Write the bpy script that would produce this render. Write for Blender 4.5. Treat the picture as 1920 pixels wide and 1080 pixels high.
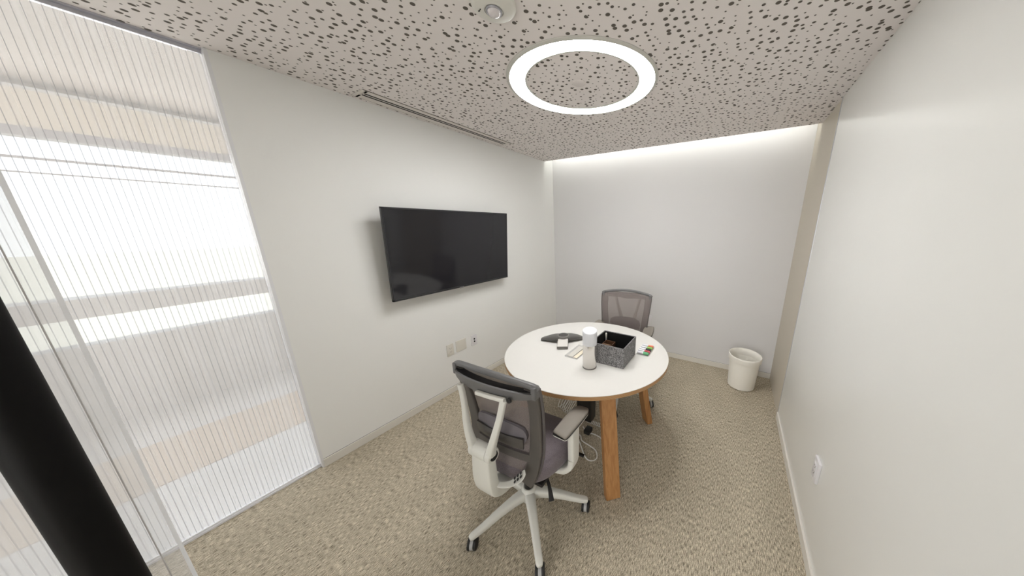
import bpy, bmesh, math, random
from mathutils import Vector, Matrix
from math import pi, sin, cos, radians as R

sc = bpy.context.scene
for o in list(bpy.data.objects):
    bpy.data.objects.remove(o)
COL = sc.collection
random.seed(4)

# ------------------------------------------------------------------ camera, sky, exposure
YAW, PITCH, F, CX, CY = -0.50758, -0.25049, 511.977, 1090.21, 554.907
CAMZ = 1.625
cd = bpy.data.cameras.new('camera'); cam = bpy.data.objects.new('camera', cd); COL.objects.link(cam)
cd.sensor_width = 36; cd.sensor_fit = 'HORIZONTAL'
cd.lens = F * 36 / 1920
cd.shift_x = (960 - CX) / 1920
cd.shift_y = -(540 - CY) / 1920
cd.clip_start = 0.02
cam.location = (0, 0, CAMZ)
cam.rotation_euler = (pi / 2 + PITCH, 0, -YAW)
sc.camera = cam

vs = sc.view_settings
vs.view_transform = 'Standard'; vs.look = 'None'; vs.gamma = 1; vs.use_curve_mapping = False
vs.exposure = 0.2

w = bpy.data.worlds.new('sky'); sc.world = w; w.use_nodes = True
wn = w.node_tree.nodes; wl = w.node_tree.links
bg = wn['Background']; tc = wn.new('ShaderNodeTexCoord'); sx = wn.new('ShaderNodeSeparateXYZ'); cr = wn.new('ShaderNodeValToRGB')
wl.new(tc.outputs['Generated'], sx.inputs[0]); wl.new(sx.outputs['Z'], cr.inputs[0]); wl.new(cr.outputs[0], bg.inputs[0])
cr.color_ramp.elements[0].position = 0.0; cr.color_ramp.elements[0].color = (0.93, 0.98, 1.0, 1)
cr.color_ramp.elements[1].position = 0.5; cr.color_ramp.elements[1].color = (0.74, 0.87, 1.0, 1)
bg.inputs[1].default_value = 1.9

def area(name, loc, rot, sx_, sy_, power, color):
    l = bpy.data.lights.new(name, 'AREA'); l.shape = 'RECTANGLE'; l.size = sx_; l.size_y = sy_; l.energy = power; l.color = color
    o = bpy.data.objects.new(name, l); COL.objects.link(o); o.location = loc; o.rotation_euler = rot
    return o
# daylight falling through the corridor windows; unseen fill light added in the hall behind the camera
area('corridor_daylight', (-4.3, -0.6, 1.65), (0, -pi / 2, 0), 1.2, 5.0, 44, (0.985, 0.985, 0.975))
area('hall_fill', (-0.4, -2.95, 1.55), (pi / 2, 0, 0), 2.6, 1.8, 62, (0.985, 0.985, 0.98))

# ------------------------------------------------------------------ helpers
def srgb(r, g, b):
    f = lambda c: (c / 255 / 12.92) if c / 255 <= 0.04045 else ((c / 255 + 0.055) / 1.055) ** 2.4
    return (f(r), f(g), f(b), 1)

def mat(name, col, rough=0.6, metal=0.0, emit=None, estr=0.0, spec=0.5, coat=0.0, noise=0.0, nscale=60):
    m = bpy.data.materials.new(name); m.use_nodes = True
    n = m.node_tree.nodes; l = m.node_tree.links; b = n['Principled BSDF']
    b.inputs['Base Color'].default_value = col
    b.inputs['Roughness'].default_value = rough; b.inputs['Metallic'].default_value = metal
    b.inputs['Specular IOR Level'].default_value = spec; b.inputs['Coat Weight'].default_value = coat
    if emit:
        b.inputs['Emission Color'].default_value = emit; b.inputs['Emission Strength'].default_value = estr
    if noise > 0:
        t = n.new('ShaderNodeTexCoord'); x = n.new('ShaderNodeTexNoise'); x.inputs['Scale'].default_value = nscale
        x.inputs['Detail'].default_value = 4
        bp = n.new('ShaderNodeBump'); bp.inputs['Strength'].default_value = noise; bp.inputs['Distance'].default_value = 0.002
        l.new(t.outputs['Object'], x.inputs['Vector']); l.new(x.outputs['Fac'], bp.inputs['Height']); l.new(bp.outputs[0], b.inputs['Normal'])
    return m

def link_obj(name, me, m=None, parent=None, smooth=False, angle=None):
    o = bpy.data.objects.new(name, me); COL.objects.link(o)
    if m: me.materials.append(m)
    if parent: o.parent = parent
    if smooth:
        for p in me.polygons: p.use_smooth = True
        if angle is not None:
            try: me.set_sharp_from_angle(angle=angle)
            except Exception: pass
    return o

def obj(name, bm, m=None, parent=None, smooth=True, angle=R(35)):
    bmesh.ops.recalc_face_normals(bm, faces=bm.faces[:])
    me = bpy.data.meshes.new(name); bm.to_mesh(me); bm.free()
    return link_obj(name, me, m, parent, smooth, angle)

def empty(name, label, cat, loc=(0, 0, 0), rz=0, group=None):
    o = bpy.data.objects.new(name, None); COL.objects.link(o); o.location = loc; o.rotation_euler = (0, 0, rz)
    o.empty_display_size = 0.05
    tag(o, label, cat, group); return o

def tag(o, label, cat, group=None):
    o['label'] = label; o['category'] = cat
    if group: o['group'] = group
    return o

def struct(o):
    o['kind'] = 'structure'; return o

def add_box(bm, x0, x1, y0, y1, z0, z1, bev=0.0, seg=2, M=None):
    r = bmesh.ops.create_cube(bm, size=1.0)
    vsx = r['verts']
    for v in vsx:
        v.co = Vector((x0 + (v.co.x + .5) * (x1 - x0), y0 + (v.co.y + .5) * (y1 - y0), z0 + (v.co.z + .5) * (z1 - z0)))
    if bev > 0:
        es = list({e for v in vsx for e in v.link_edges})
        rr = bmesh.ops.bevel(bm, geom=es, offset=bev, segments=seg, affect='EDGES', profile=0.6)
        vsx = list({v for f in rr['faces'] for v in f.verts})
        if M: 
            allv = set(vsx)
            for v in allv: v.co = M @ v.co
        return
    if M:
        for v in vsx: v.co = M @ v.co

def box(name, x0, x1, y0, y1, z0, z1, m, parent=None, bev=0.0, seg=2):
    bm = bmesh.new(); add_box(bm, x0, x1, y0, y1, z0, z1, bev, seg); return obj(name, bm, m, parent)

def add_lathe(bm, prof, n=48, cx=0, cy=0, M=None, closed=False):
    rings = []
    for (r, z) in prof:
        if r < 1e-6:
            co = Vector((cx, cy, z)); rings.append([bm.verts.new(M @ co if M else co)])
        else:
            ring = []
            for i in range(n):
                a = 2 * pi * i / n; co = Vector((cx + r * cos(a), cy + r * sin(a), z))
                ring.append(bm.verts.new(M @ co if M else co))
            rings.append(ring)
    seq = list(zip(rings, rings[1:]))
    if closed: seq.append((rings[-1], rings[0]))
    for A, B in seq:
        for i in range(n):
            j = (i + 1) % n
            if len(A) == 1 and len(B) == 1: continue
            if len(A) == 1: bm.faces.new((A[0], B[i], B[j]))
            elif len(B) == 1: bm.faces.new((A[i], A[j], B[0]))
            else: bm.faces.new((A[i], A[j], B[j], B[i]))

def lathe(name, prof, m, parent=None, n=64, cx=0, cy=0, closed=False, M=None):
    bm = bmesh.new(); add_lathe(bm, prof, n, cx, cy, M, closed); return obj(name, bm, m, parent)

def smooth_path(pts, sub=6):
    P = [Vector(p) for p in pts]; out = []
    for i in range(len(P) - 1):
        p0 = P[max(i - 1, 0)]; p1 = P[i]; p2 = P[i + 1]; p3 = P[min(i + 2, len(P) - 1)]
        for k in range(sub):
            t = k / sub
            out.append(0.5 * ((2 * p1) + (-p0 + p2) * t + (2 * p0 - 5 * p1 + 4 * p2 - p3) * t * t + (-p0 + 3 * p1 - 3 * p2 + p3) * t ** 3))
    out.append(P[-1]); return out

def add_sweep(bm, pts, sizes, up=(0, 0, 1), e=4.0, n=16):
    """sweep a super-ellipse section along pts; sizes = list of (width, height); up = the height direction"""
    pts = [Vector(p) for p in pts]; N = len(pts); up = Vector(up)
    if not isinstance(sizes, list): sizes = [sizes] * N
    if len(sizes) != N:
        S = sizes; sizes = []
        for i in range(N):
            t = i / (N - 1) * (len(S) - 1); k = min(int(t), len(S) - 2); u = t - k
            sizes.append((S[k][0] * (1 - u) + S[k + 1][0] * u, S[k][1] * (1 - u) + S[k + 1][1] * u))
    rings = []
    for i, p in enumerate(pts):
        t = (pts[min(i + 1, N - 1)] - pts[max(i - 1, 0)]).normalized()
        s = t.cross(up)
        if s.length < 1e-4: s = t.cross(Vector((0, 1, 0)))
        s.normalize(); u = s.cross(t).normalized()
        a, b = sizes[i][0] / 2, sizes[i][1] / 2
        ring = []
        for k in range(n):
            an = 2 * pi * (k + .5) / n; c, d = cos(an), sin(an)
            x = a * math.copysign(abs(c) ** (2 / e), c); y = b * math.copysign(abs(d) ** (2 / e), d)
            ring.append(bm.verts.new(p + s * x + u * y))
        rings.append(ring)
    for A, B in zip(rings, rings[1:]):
        for k in range(n): bm.faces.new((A[k], A[(k + 1) % n], B[(k + 1) % n], B[k]))
    bm.faces.new(rings[0][::-1]); bm.faces.new(rings[-1])

def sweep(name, pts, sizes, m, parent=None, up=(0, 0, 1), e=4.0, n=16, sub=0):
    if sub: pts = smooth_path(pts, sub)
    bm = bmesh.new(); add_sweep(bm, pts, sizes, up, e, n); return obj(name, bm, m, parent, angle=R(50))

def grid_surface(bm, fn, nu, nv):
    V = [[bm.verts.new(fn(i / nu, j / nv)) for j in range(nv + 1)] for i in range(nu + 1)]
    for i in range(nu):
        for j in range(nv): bm.faces.new((V[i][j], V[i + 1][j], V[i + 1][j + 1], V[i][j + 1]))
    return V

def shell(name, fn, nu, nv, th, m, parent=None):
    bm = bmesh.new(); grid_surface(bm, fn, nu, nv)
    bmesh.ops.recalc_face_normals(bm, faces=bm.faces[:])
    bmesh.ops.solidify(bm, geom=bm.faces[:], thickness=th)
    return obj(name, bm, m, parent, angle=R(40))

# ------------------------------------------------------------------ materials
def carpet_mat():
    m = bpy.data.materials.new('carpet'); m.use_nodes = True; n = m.node_tree.nodes; l = m.node_tree.links; b = n['Principled BSDF']
    b.inputs['Roughness'].default_value = 1.0; b.inputs['Specular IOR Level'].default_value = 0.05
    t = n.new('ShaderNodeTexCoord')
    def noise(scale, det=2, vec=(1, 1, 1)):
        mp = n.new('ShaderNodeMapping'); mp.inputs['Scale'].default_value = vec
        x = n.new('ShaderNodeTexNoise'); x.inputs['Scale'].default_value = scale; x.inputs['Detail'].default_value = det
        l.new(t.outputs['Object'], mp.inputs[0]); l.new(mp.outputs[0], x.inputs['Vector']); return x
    a = noise(330, 2, (1.0, 0.13, 1)); c = noise(420, 2, (1, 0.6, 1)); d = noise(6, 4, (1, 0.35, 1))
    mx = n.new('ShaderNodeMath'); mx.operation = 'MULTIPLY_ADD'; mx.inputs[1].default_value = 0.60
    m2 = n.new('ShaderNodeMath'); m2.operation = 'MULTIPLY'; m2.inputs[1].default_value = 0.40
    l.new(c.outputs['Fac'], m2.inputs[0]); l.new(a.outputs['Fac'], mx.inputs[0]); l.new(m2.outputs[0], mx.inputs[2])
    r = n.new('ShaderNodeValToRGB'); l.new(mx.outputs[0], r.inputs[0])
    e = r.color_ramp.elements
    e[0].position = 0.37; e[0].color = srgb(104, 95, 82)
    e[1].position = 0.63; e[1].color = srgb(236, 225, 202)
    k = r.color_ramp.elements.new(0.50); k.color = srgb(186, 175, 155)
    mixc = n.new('ShaderNodeMix'); mixc.data_type = 'RGBA'; mixc.blend_type = 'MULTIPLY'; mixc.inputs[0].default_value = 0.35
    r2 = n.new('ShaderNodeValToRGB'); r2.color_ramp.elements[0].position = .35; r2.color_ramp.elements[0].color = (.75, .75, .75, 1)
    r2.color_ramp.elements[1].position = .65
    l.new(d.outputs['Fac'], r2.inputs[0]); l.new(r.outputs[0], mixc.inputs[6]); l.new(r2.outputs[0], mixc.inputs[7])
    l.new(mixc.outputs[2], b.inputs['Base Color'])
    bp = n.new('ShaderNodeBump'); bp.inputs['Strength'].default_value = 0.5; bp.inputs['Distance'].default_value = 0.004
    l.new(mx.outputs[0], bp.inputs['Height']); l.new(bp.outputs[0], b.inputs['Normal'])
    return m

def perforated_mat():
    m = bpy.data.materials.new('perforated_board'); m.use_nodes = True; n = m.node_tree.nodes; l = m.node_tree.links; b = n['Principled BSDF']
    b.inputs['Roughness'].default_value = 0.9; b.inputs['Specular IOR Level'].default_value = 0.1
    t = n.new('ShaderNodeTexCoord')
    v = n.new('ShaderNodeTexVoronoi'); v.voronoi_dimensions = '2D'; v.inputs['Scale'].default_value = 25.5; v.inputs['Randomness'].default_value = 0.86
    l.new(t.outputs['Object'], v.inputs['Vector'])
    s = n.new('ShaderNodeSeparateColor'); l.new(v.outputs['Color'], s.inputs[0])
    rr = n.new('ShaderNodeValToRGB'); rr.color_ramp.interpolation = 'CONSTANT'
    e = rr.color_ramp.elements
    e[0].position = 0; e[0].color = (.098,) * 3 + (1,)
    e[1].position = .42; e[1].color = (.178,) * 3 + (1,)
    k = e.new(.74); k.color = (.248,) * 3 + (1,)
    l.new(s.outputs[0], rr.inputs[0])
    d = n.new('ShaderNodeMath'); d.operation = 'SUBTRACT'; l.new(v.outputs['Distance'], d.inputs[0]); l.new(rr.outputs[0], d.inputs[1])
    mr = n.new('ShaderNodeMapRange'); mr.inputs[1].default_value = -0.02; mr.inputs[2].default_value = 0.015
    l.new(d.outputs[0], mr.inputs[0])
    mc = n.new('ShaderNodeMix'); mc.data_type = 'RGBA'; mc.inputs[6].default_value = srgb(108, 102, 95); mc.inputs[7].default_value = srgb(240, 234, 231)
    l.new(mr.outputs[0], mc.inputs[0]); l.new(mc.outputs[2], b.inputs['Base Color'])
    bp = n.new('ShaderNodeBump'); bp.inputs['Strength'].default_value = 0.6; bp.inputs['Distance'].default_value = 0.004
    l.new(mr.outputs[0], bp.inputs['Height']); l.new(bp.outputs[0], b.inputs['Normal'])
    return m

def sheet_mat(name, axis='Y', pitch=0.0, haze=0.3, gloss=0.06, grough=0.05, tint=(0.98, 0.98, 0.98, 1), line=(0.60, 0.60, 0.62, 1), rib=0.10):
    m = bpy.data.materials.new(name); m.use_nodes = True; n = m.node_tree.nodes; l = m.node_tree.links
    n.remove(n['Principled BSDF']); out = n['Material Output']
    tr = n.new('ShaderNodeBsdfTransparent'); tr.inputs[0].default_value = tint
    tl = n.new('ShaderNodeBsdfTranslucent'); tl.inputs[0].default_value = (.96, .96, .97, 1)
    df = n.new('ShaderNodeBsdfDiffuse'); df.inputs[0].default_value = (.93, .93, .94, 1)
    hz = n.new('ShaderNodeMixShader'); hz.inputs[0].default_value = 0.5; l.new(tl.outputs[0], hz.inputs[1]); l.new(df.outputs[0], hz.inputs[2])
    m1 = n.new('ShaderNodeMixShader'); m1.inputs[0].default_value = haze
    l.new(tr.outputs[0], m1.inputs[1]); l.new(hz.outputs[0], m1.inputs[2])
    gl = n.new('ShaderNodeBsdfGlossy'); gl.inputs['Roughness'].default_value = grough
    m2 = n.new('ShaderNodeMixShader'); m2.inputs[0].default_value = gloss; l.new(m1.outputs[0], m2.inputs[1]); l.new(gl.outputs[0], m2.inputs[2])
    if pitch:
        t = n.new('ShaderNodeTexCoord'); s = n.new('ShaderNodeSeparateXYZ'); l.new(t.outputs['Object'], s.inputs[0])
        a = n.new('ShaderNodeMath'); a.operation = 'DIVIDE'; a.inputs[1].default_value = pitch; l.new(s.outputs[axis], a.inputs[0])
        fr = n.new('ShaderNodeMath'); fr.operation = 'FRACT'; l.new(a.outputs[0], fr.inputs[0])
        lt = n.new('ShaderNodeMath'); lt.operation = 'LESS_THAN'; lt.inputs[1].default_value = rib; l.new(fr.outputs[0], lt.inputs[0])
        mc = n.new('ShaderNodeMix'); mc.data_type = 'RGBA'; mc.inputs[6].default_value = tint; mc.inputs[7].default_value = line
        l.new(lt.outputs[0], mc.inputs[0]); l.new(mc.outputs[2], tr.inputs[0])
        nz = n.new('ShaderNodeTexNoise'); nz.inputs['Scale'].default_value = 3.0
        mp = n.new('ShaderNodeMapping'); mp.inputs['Scale'].default_value = (1, 12, 0.12); l.new(t.outputs['Object'], mp.inputs[0]); l.new(mp.outputs[0], nz.inputs['Vector'])
        ma = n.new('ShaderNodeMath'); ma.operation = 'MULTIPLY_ADD'; ma.inputs[1].default_value = 0.16; ma.inputs[2].default_value = haze - 0.08
        l.new(nz.outputs['Fac'], ma.inputs[0]); l.new(ma.outputs[0], m1.inputs[0])
    l.new(m2.outputs[0], out.inputs['Surface'])
    return m

def wood_mat(name='oak_wood', c1=(188, 140, 90), c2=(160, 110, 64)):
    m = bpy.data.materials.new(name); m.use_nodes = True; n = m.node_tree.nodes; l = m.node_tree.links; b = n['Principled BSDF']
    b.inputs['Roughness'].default_value = 0.45
    t = n.new('ShaderNodeTexCoord'); mp = n.new('ShaderNodeMapping'); mp.inputs['Scale'].default_value = (60, 60, 3)
    x = n.new('ShaderNodeTexNoise'); x.inputs['Scale'].default_value = 1.0; x.inputs['Detail'].default_value = 6; x.inputs['Distortion'].default_value = 0.6
    l.new(t.outputs['Object'], mp.inputs[0]); l.new(mp.outputs[0], x.inputs['Vector'])
    r = n.new('ShaderNodeValToRGB'); r.color_ramp.elements[0].position = .3; r.color_ramp.elements[0].color = srgb(*c2)
    r.color_ramp.elements[1].position = .68; r.color_ramp.elements[1].color = srgb(*c1)
    l.new(x.outputs['Fac'], r.inputs[0]); l.new(r.outputs[0], b.inputs['Base Color'])
    return m

def ply_mat():
    m = bpy.data.materials.new('plywood_edge'); m.use_nodes = True; n = m.node_tree.nodes; l = m.node_tree.links; b = n['Principled BSDF']
    b.inputs['Roughness'].default_value = 0.5
    t = n.new('ShaderNodeTexCoord'); s = n.new('ShaderNodeSeparateXYZ'); l.new(t.outputs['Object'], s.inputs[0])
    a = n.new('ShaderNodeMath'); a.operation = 'MULTIPLY'; a.inputs[1].default_value = 240; l.new(s.outputs['Z'], a.inputs[0])
    f = n.new('ShaderNodeMath'); f.operation = 'FRACT'; l.new(a.outputs[0], f.inputs[0])
    r = n.new('ShaderNodeValToRGB'); r.color_ramp.elements[0].position = .35; r.color_ramp.elements[0].color = srgb(148, 108, 70)
    r.color_ramp.elements[1].position = .6; r.color_ramp.elements[1].color = srgb(198, 158, 112)
    l.new(f.outputs[0], r.inputs[0]); l.new(r.outputs[0], b.inputs['Base Color']); return m

def mesh_fabric(name, col, alpha):
    m = bpy.data.materials.new(name); m.use_nodes = True; n = m.node_tree.nodes; l = m.node_tree.links; b = n['Principled BSDF']
    b.inputs['Base Color'].default_value = col; b.inputs['Roughness'].default_value = 0.8
    t = n.new('ShaderNodeTexCoord'); s = n.new('ShaderNodeSeparateXYZ'); l.new(t.outputs['Object'], s.inputs[0])
    sm = n.new('ShaderNodeMath'); sm.operation = 'MULTIPLY_ADD'; sm.inputs[1].default_value = 0.45; l.new(s.outputs['X'], sm.inputs[0]); l.new(s.outputs['Z'], sm.inputs[2])
    a = n.new('ShaderNodeMath'); a.operation = 'MULTIPLY'; a.inputs[1].default_value = 165; l.new(sm.outputs[0], a.inputs[0])
    f = n.new('ShaderNodeMath'); f.operation = 'FRACT'; l.new(a.outputs[0], f.inputs[0])
    g = n.new('ShaderNodeMath'); g.operation = 'LESS_THAN'; g.inputs[1].default_value = alpha; l.new(f.outputs[0], g.inputs[0])
    mr = n.new('ShaderNodeMapRange'); mr.inputs[3].default_value = alpha - 0.22; mr.inputs[4].default_value = min(1, alpha + 0.28)
    l.new(g.outputs[0], mr.inputs[0]); l.new(mr.outputs[0], b.inputs['Alpha'])
    return m

def tweed_mat():
    m = bpy.data.materials.new('grey_woven_cover'); m.use_nodes = True; n = m.node_tree.nodes; l = m.node_tree.links; b = n['Principled BSDF']
    b.inputs['Roughness'].default_value = 0.85
    t = n.new('ShaderNodeTexCoord'); mp = n.new('ShaderNodeMapping'); mp.inputs['Scale'].default_value = (420, 420, 160)
    x = n.new('ShaderNodeTexNoise'); x.inputs['Scale'].default_value = 1.0; x.inputs['Detail'].default_value = 2
    l.new(t.outputs['Object'], mp.inputs[0]); l.new(mp.outputs[0], x.inputs['Vector'])
    r = n.new('ShaderNodeValToRGB'); r.color_ramp.elements[0].position = .38; r.color_ramp.elements[0].color = srgb(60, 59, 60)
    r.color_ramp.elements[1].position = .62; r.color_ramp.elements[1].color = srgb(160, 158, 158)
    l.new(x.outputs['Fac'], r.inputs[0]); l.new(r.outputs[0], b.inputs['Base Color']); return m

def fabric_mat(name, c1, c2, scale=500):
    m = bpy.data.materials.new(name); m.use_nodes = True; n = m.node_tree.nodes; l = m.node_tree.links; b = n['Principled BSDF']
    b.inputs['Roughness'].default_value = 0.95; b.inputs['Specular IOR Level'].default_value = 0.15; b.inputs['Sheen Weight'].default_value = 0.2
    t = n.new('ShaderNodeTexCoord'); x = n.new('ShaderNodeTexNoise'); x.inputs['Scale'].default_value = scale
    l.new(t.outputs['Object'], x.inputs['Vector'])
    r = n.new('ShaderNodeValToRGB'); r.color_ramp.elements[0].position = .35; r.color_ramp.elements[0].color = srgb(*c1)
    r.color_ramp.elements[1].position = .65; r.color_ramp.elements[1].color = srgb(*c2)
    l.new(x.outputs['Fac'], r.inputs[0]); l.new(r.outputs[0], b.inputs['Base Color']); return m

M = {}
M['carpet'] = carpet_mat(); M['perf'] = perforated_mat()
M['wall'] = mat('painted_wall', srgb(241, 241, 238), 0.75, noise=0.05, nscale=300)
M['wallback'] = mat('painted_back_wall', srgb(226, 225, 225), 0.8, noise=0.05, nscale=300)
M['panel'] = mat('gloss_wall_panel', srgb(234, 234, 230), 0.2, spec=0.4)
M['beige'] = mat('beige_wall', srgb(204, 196, 182), 0.6)
M['base'] = mat('baseboard_paint', srgb(226, 222, 213), 0.5)
M['white_trim'] = mat('white_trim', srgb(236, 236, 238), 0.35)
M['silver'] = mat('silver_aluminium', srgb(196, 197, 204), 0.35, 0.8)
M['grey_trim'] = mat('grey_trim', srgb(150, 148, 150), 0.45, 0.3)
M['fluted'] = sheet_mat('ribbed_translucent_sheet', 'Y', 0.0195, haze=0.26, gloss=0.04, rib=0.10)
M['door_glass'] = sheet_mat('hazy_door_glass', haze=0.22, gloss=0.03)
M['pane'] = sheet_mat('window_glass', haze=0.02, gloss=0.03)
M['edge'] = sheet_mat('polished_glass_edge', haze=0.85, gloss=0.05)
M['seal'] = mat('clear_seal', srgb(190, 188, 186), 0.3)
M['black_metal'] = mat('black_handle', srgb(7, 6, 6), 0.55, spec=.15)
M['ring'] = mat('lamp_diffuser', (1, 1, 1, 1), 0.5, emit=(0.995, 0.99, 0.985, 1), estr=36)
M['strip'] = mat('corridor_lamp', (1, 1, 1, 1), 0.5, emit=(1, 0.98, 0.96, 1), estr=1.5)
M['cove'] = mat('cove_lamp', (1, 1, 1, 1), 0.5, emit=(1.0, 0.985, 0.92, 1), estr=7.5)
M['lamp_trim'] = mat('lamp_trim', srgb(205, 203, 196), 0.5)
M['dark'] = mat('dark_gap', srgb(16, 14, 12), 0.9)
M['plastic_white'] = mat('white_plastic', srgb(224, 222, 214), 0.4)
M['plate'] = mat('wall_plate_plastic', srgb(226, 222, 212), 0.35)
M['plate_cool'] = mat('cool_white_plate', srgb(232, 230, 232), 0.35)
M['tv_frame'] = mat('tv_frame', srgb(40, 41, 44), 0.35)
M['tv_screen'] = mat('tv_screen', srgb(34, 34, 38), 0.07, spec=0.5)
M['lam'] = mat('white_laminate', srgb(224, 222, 217), 0.35)
M['ply'] = ply_mat(); M['oak'] = wood_mat()
M['chair_white'] = mat('light_grey_plastic', srgb(222, 221, 214), 0.38)
M['chair_dark'] = mat('charcoal_plastic', srgb(86, 82, 78), 0.5)
M['chair_rail'] = mat('slate_plastic', srgb(104, 103, 103), 0.42)
M['pad'] = mat('grey_arm_pad', srgb(134, 127, 118), 0.6)
M['black'] = mat('black_plastic', srgb(22, 20, 20), 0.5)
M['wheel'] = mat('caster_rubber', srgb(26, 26, 27), 0.5)
M['hub'] = mat('caster_grey', srgb(176, 176, 176), 0.4)
M['mesh'] = mesh_fabric('mesh_fabric', srgb(140, 130, 126), 0.54)
M['seat'] = fabric_mat('seat_fabric', (98, 90, 93), (130, 121, 125))
M['lumbar'] = mat('lumbar_pad', srgb(112, 107, 112), 0.6)
M['lumbar_dark'] = mat('lumbar_dark', srgb(80, 76, 72), 0.45)
M['bin'] = mat('ivory_plastic', srgb(252, 249, 241), 0.4)
M['binin'] = mat('ivory_liner', srgb(240, 234, 214), 0.5)
M['tweed'] = tweed_mat(); M['boxin'] = mat('black_lining', srgb(10, 9, 9), 0.9)
M['steel'] = mat('brushed_steel', srgb(222, 219, 215), 0.22, 1.0)
M['cap_white'] = mat('white_cap', srgb(224, 225, 229), 0.3)
M['brown'] = mat('brown_leatherette', srgb(104, 74, 54), 0.5)
M['phone_dark'] = mat('phone_dark', srgb(92, 90, 87), 0.35)
M['phone_light'] = mat('phone_keypad', srgb(212, 209, 203), 0.3)
M['phone_grey'] = mat('phone_grey', srgb(120, 117, 112), 0.4)
M['grille'] = mat('speaker_grille', srgb(78, 76, 74), 0.8, noise=0.8, nscale=900)
M['clear'] = sheet_mat('clear_acrylic', haze=0.10, gloss=0.10)
M['cream'] = mat('cream_paper', srgb(232, 222, 200), 0.8)
M['paper'] = mat('grey_paper', srgb(208, 205, 196), 0.8)
M['cord'] = mat('white_cord', srgb(232, 230, 226), 0.45)
for k, c in dict(red=(206, 84, 92), orange=(226, 128, 96), green=(96, 170, 120), lime=(150, 196, 96), black=(24, 22, 24)).items():
    M['cap_' + k] = mat(k + '_marker_cap', srgb(*c), 0.4)
M['floor_cor'] = mat('polished_concrete', srgb(214, 212, 210), 0.22, spec=0.5)
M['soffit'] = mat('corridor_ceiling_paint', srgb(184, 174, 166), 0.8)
M['beam'] = mat('pale_beam_paint', srgb(240, 228, 212), 0.7)
M['floor_refl'] = mat('painted_floor_reflection', srgb(196, 180, 162), 0.7)
M['cor_low'] = mat('corridor_wall_paint', srgb(196, 190, 184), 0.7)
M['mull'] = mat('window_frame_paint', srgb(176, 172, 176), 0.5)
M['ground'] = mat('pale_ground', srgb(250, 236, 208), 0.9)

# ------------------------------------------------------------------ room shell
XL, XR, XR2, YB, YG, ZC, YJ, YE = -2.316, 0.498, 0.503, 3.352, 3.168, 2.444, 0.488, 2.624
YN = -1.06      # inner face of the near wall
T = 0.12
bm = bmesh.new(); add_box(bm, XL - 0.06, 1.2, -3.0, YB + T, -0.1, 0)
struct(obj('floor', bm, M['carpet'], smooth=False))
# ceiling: perforated board that stops short of the back wall (light cove)
struct(box('ceiling', XL - 0.06, XR2 + T, YN - T, YG, ZC, ZC + 0.03, M['perf']))
struct(box('wall_left', XL - T, XL, YJ, YB + T, 0, 2.86, M['wall']))
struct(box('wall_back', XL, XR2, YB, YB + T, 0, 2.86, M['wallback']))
struct(box('wall_right', XR, XR2 + T, YN, YE - 0.003, 0.0, ZC, M['panel']))
struct(box('wall_right_end', XR2, XR2 + T, YE, YB + T, 0, 2.86, M['beige']))
struct(box('ceiling_cove', XL, XR2, YG, YB, 2.83, 2.86, M['wall']))
struct(box('trim_1', XR - 0.002, XR + 0.006, YE - 0.003, YE + 0.006, 0, ZC, M['silver']))
tag(box('cove_light', XL + .04, XR2 - .04, YG - .0195 + .02, YG + .03, 2.56, 2.575, M['cove']), 'light strip hidden in the ceiling cove along the back wall', 'light')
struct(box('trim_2', XL, XR2, YG - 0.02, YG, ZC + 0.03, ZC + 0.30, M['wall']))
# near wall with the doorway, behind the camera
bm = bmesh.new()
add_box(bm, XL - 0.06, -0.80, YN - T, YN, 0, ZC); add_box(bm, 0.22, XR2 + T, YN - T, YN, 0, ZC); add_box(bm, -0.80, 0.22, YN - T, YN, 2.2, ZC)
struct(obj('wall_front', bm, M['wall'], smooth=False))
struct(box('wall_hall', -4.5, 1.3, -3.12, -3.0, 0, 2.6, M['wall']))
struct(box('wall_hall_end', 1.2, 1.32, -3.0, YN - T, 0, 2.6, M['wall']))
struct(box('ceiling_hall', XL - 0.06, 1.2, -3.0, YN - T, ZC, ZC + 0.03, M['soffit']))
# baseboards (with the fine reveal line above)
def baseboard(name, x0, x1, y0, y1, nx, ny):
    bm = bmesh.new(); d = 0.006
    add_box(bm, x0, x1, y0, y1, 0, 0.060, 0.0015, 1)
    o = struct(obj(name, bm, M['base'], smooth=False))
    return o
baseboard('baseboard_left', XL - 0.02, XL + 0.008, YJ - 0.002, YB, 1, 0)
baseboard('baseboard_back', XL + 0.008, XR2, YB - 0.008, YB + 0.02, 0, -1)
baseboard('baseboard_right', XR - 0.010, XR + 0.02, YN, YE - 0.003, -1, 0)
struct(box('trim_3', XL - 0.01, XL + 0.0012, YJ, YB, 0.060, 0.063, M['grey_trim']))
struct(box('trim_4', XL, XR2, YB - 0.0012, YB + 0.01, 0.060, 0.063, M['grey_trim']))

# ribbed translucent partition on the left
XG = -2.36
g = box('window_1', XG - 0.005, XG + 0.005, -1.06, YJ - 0.004, 0.018, ZC - 0.014, M['fluted']); struct(g)
bm = bmesh.new()
add_box(bm, XG - 0.016, XG + 0.022, -1.06, YJ, 0, 0.010); add_box(bm, XG + 0.006, XG + 0.014, -1.06, YJ, 0.010, 0.020)
o = obj('window_frame', bm, M['white_trim'], g)
bm = bmesh.new()
add_box(bm, XG - 0.016, XG + 0.030, -1.06, YJ, ZC - 0.006, ZC); add_box(bm, XG + 0.006, XG + 0.014, -1.06, YJ, ZC - 0.020, ZC - 0.004)
o = obj('window_frame', bm, M['silver'], g)
struct(box('trim_5', XG - 0.02, XL + 0.002, YJ - 0.014, YJ, 0.0, ZC, M['white_trim']))

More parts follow.
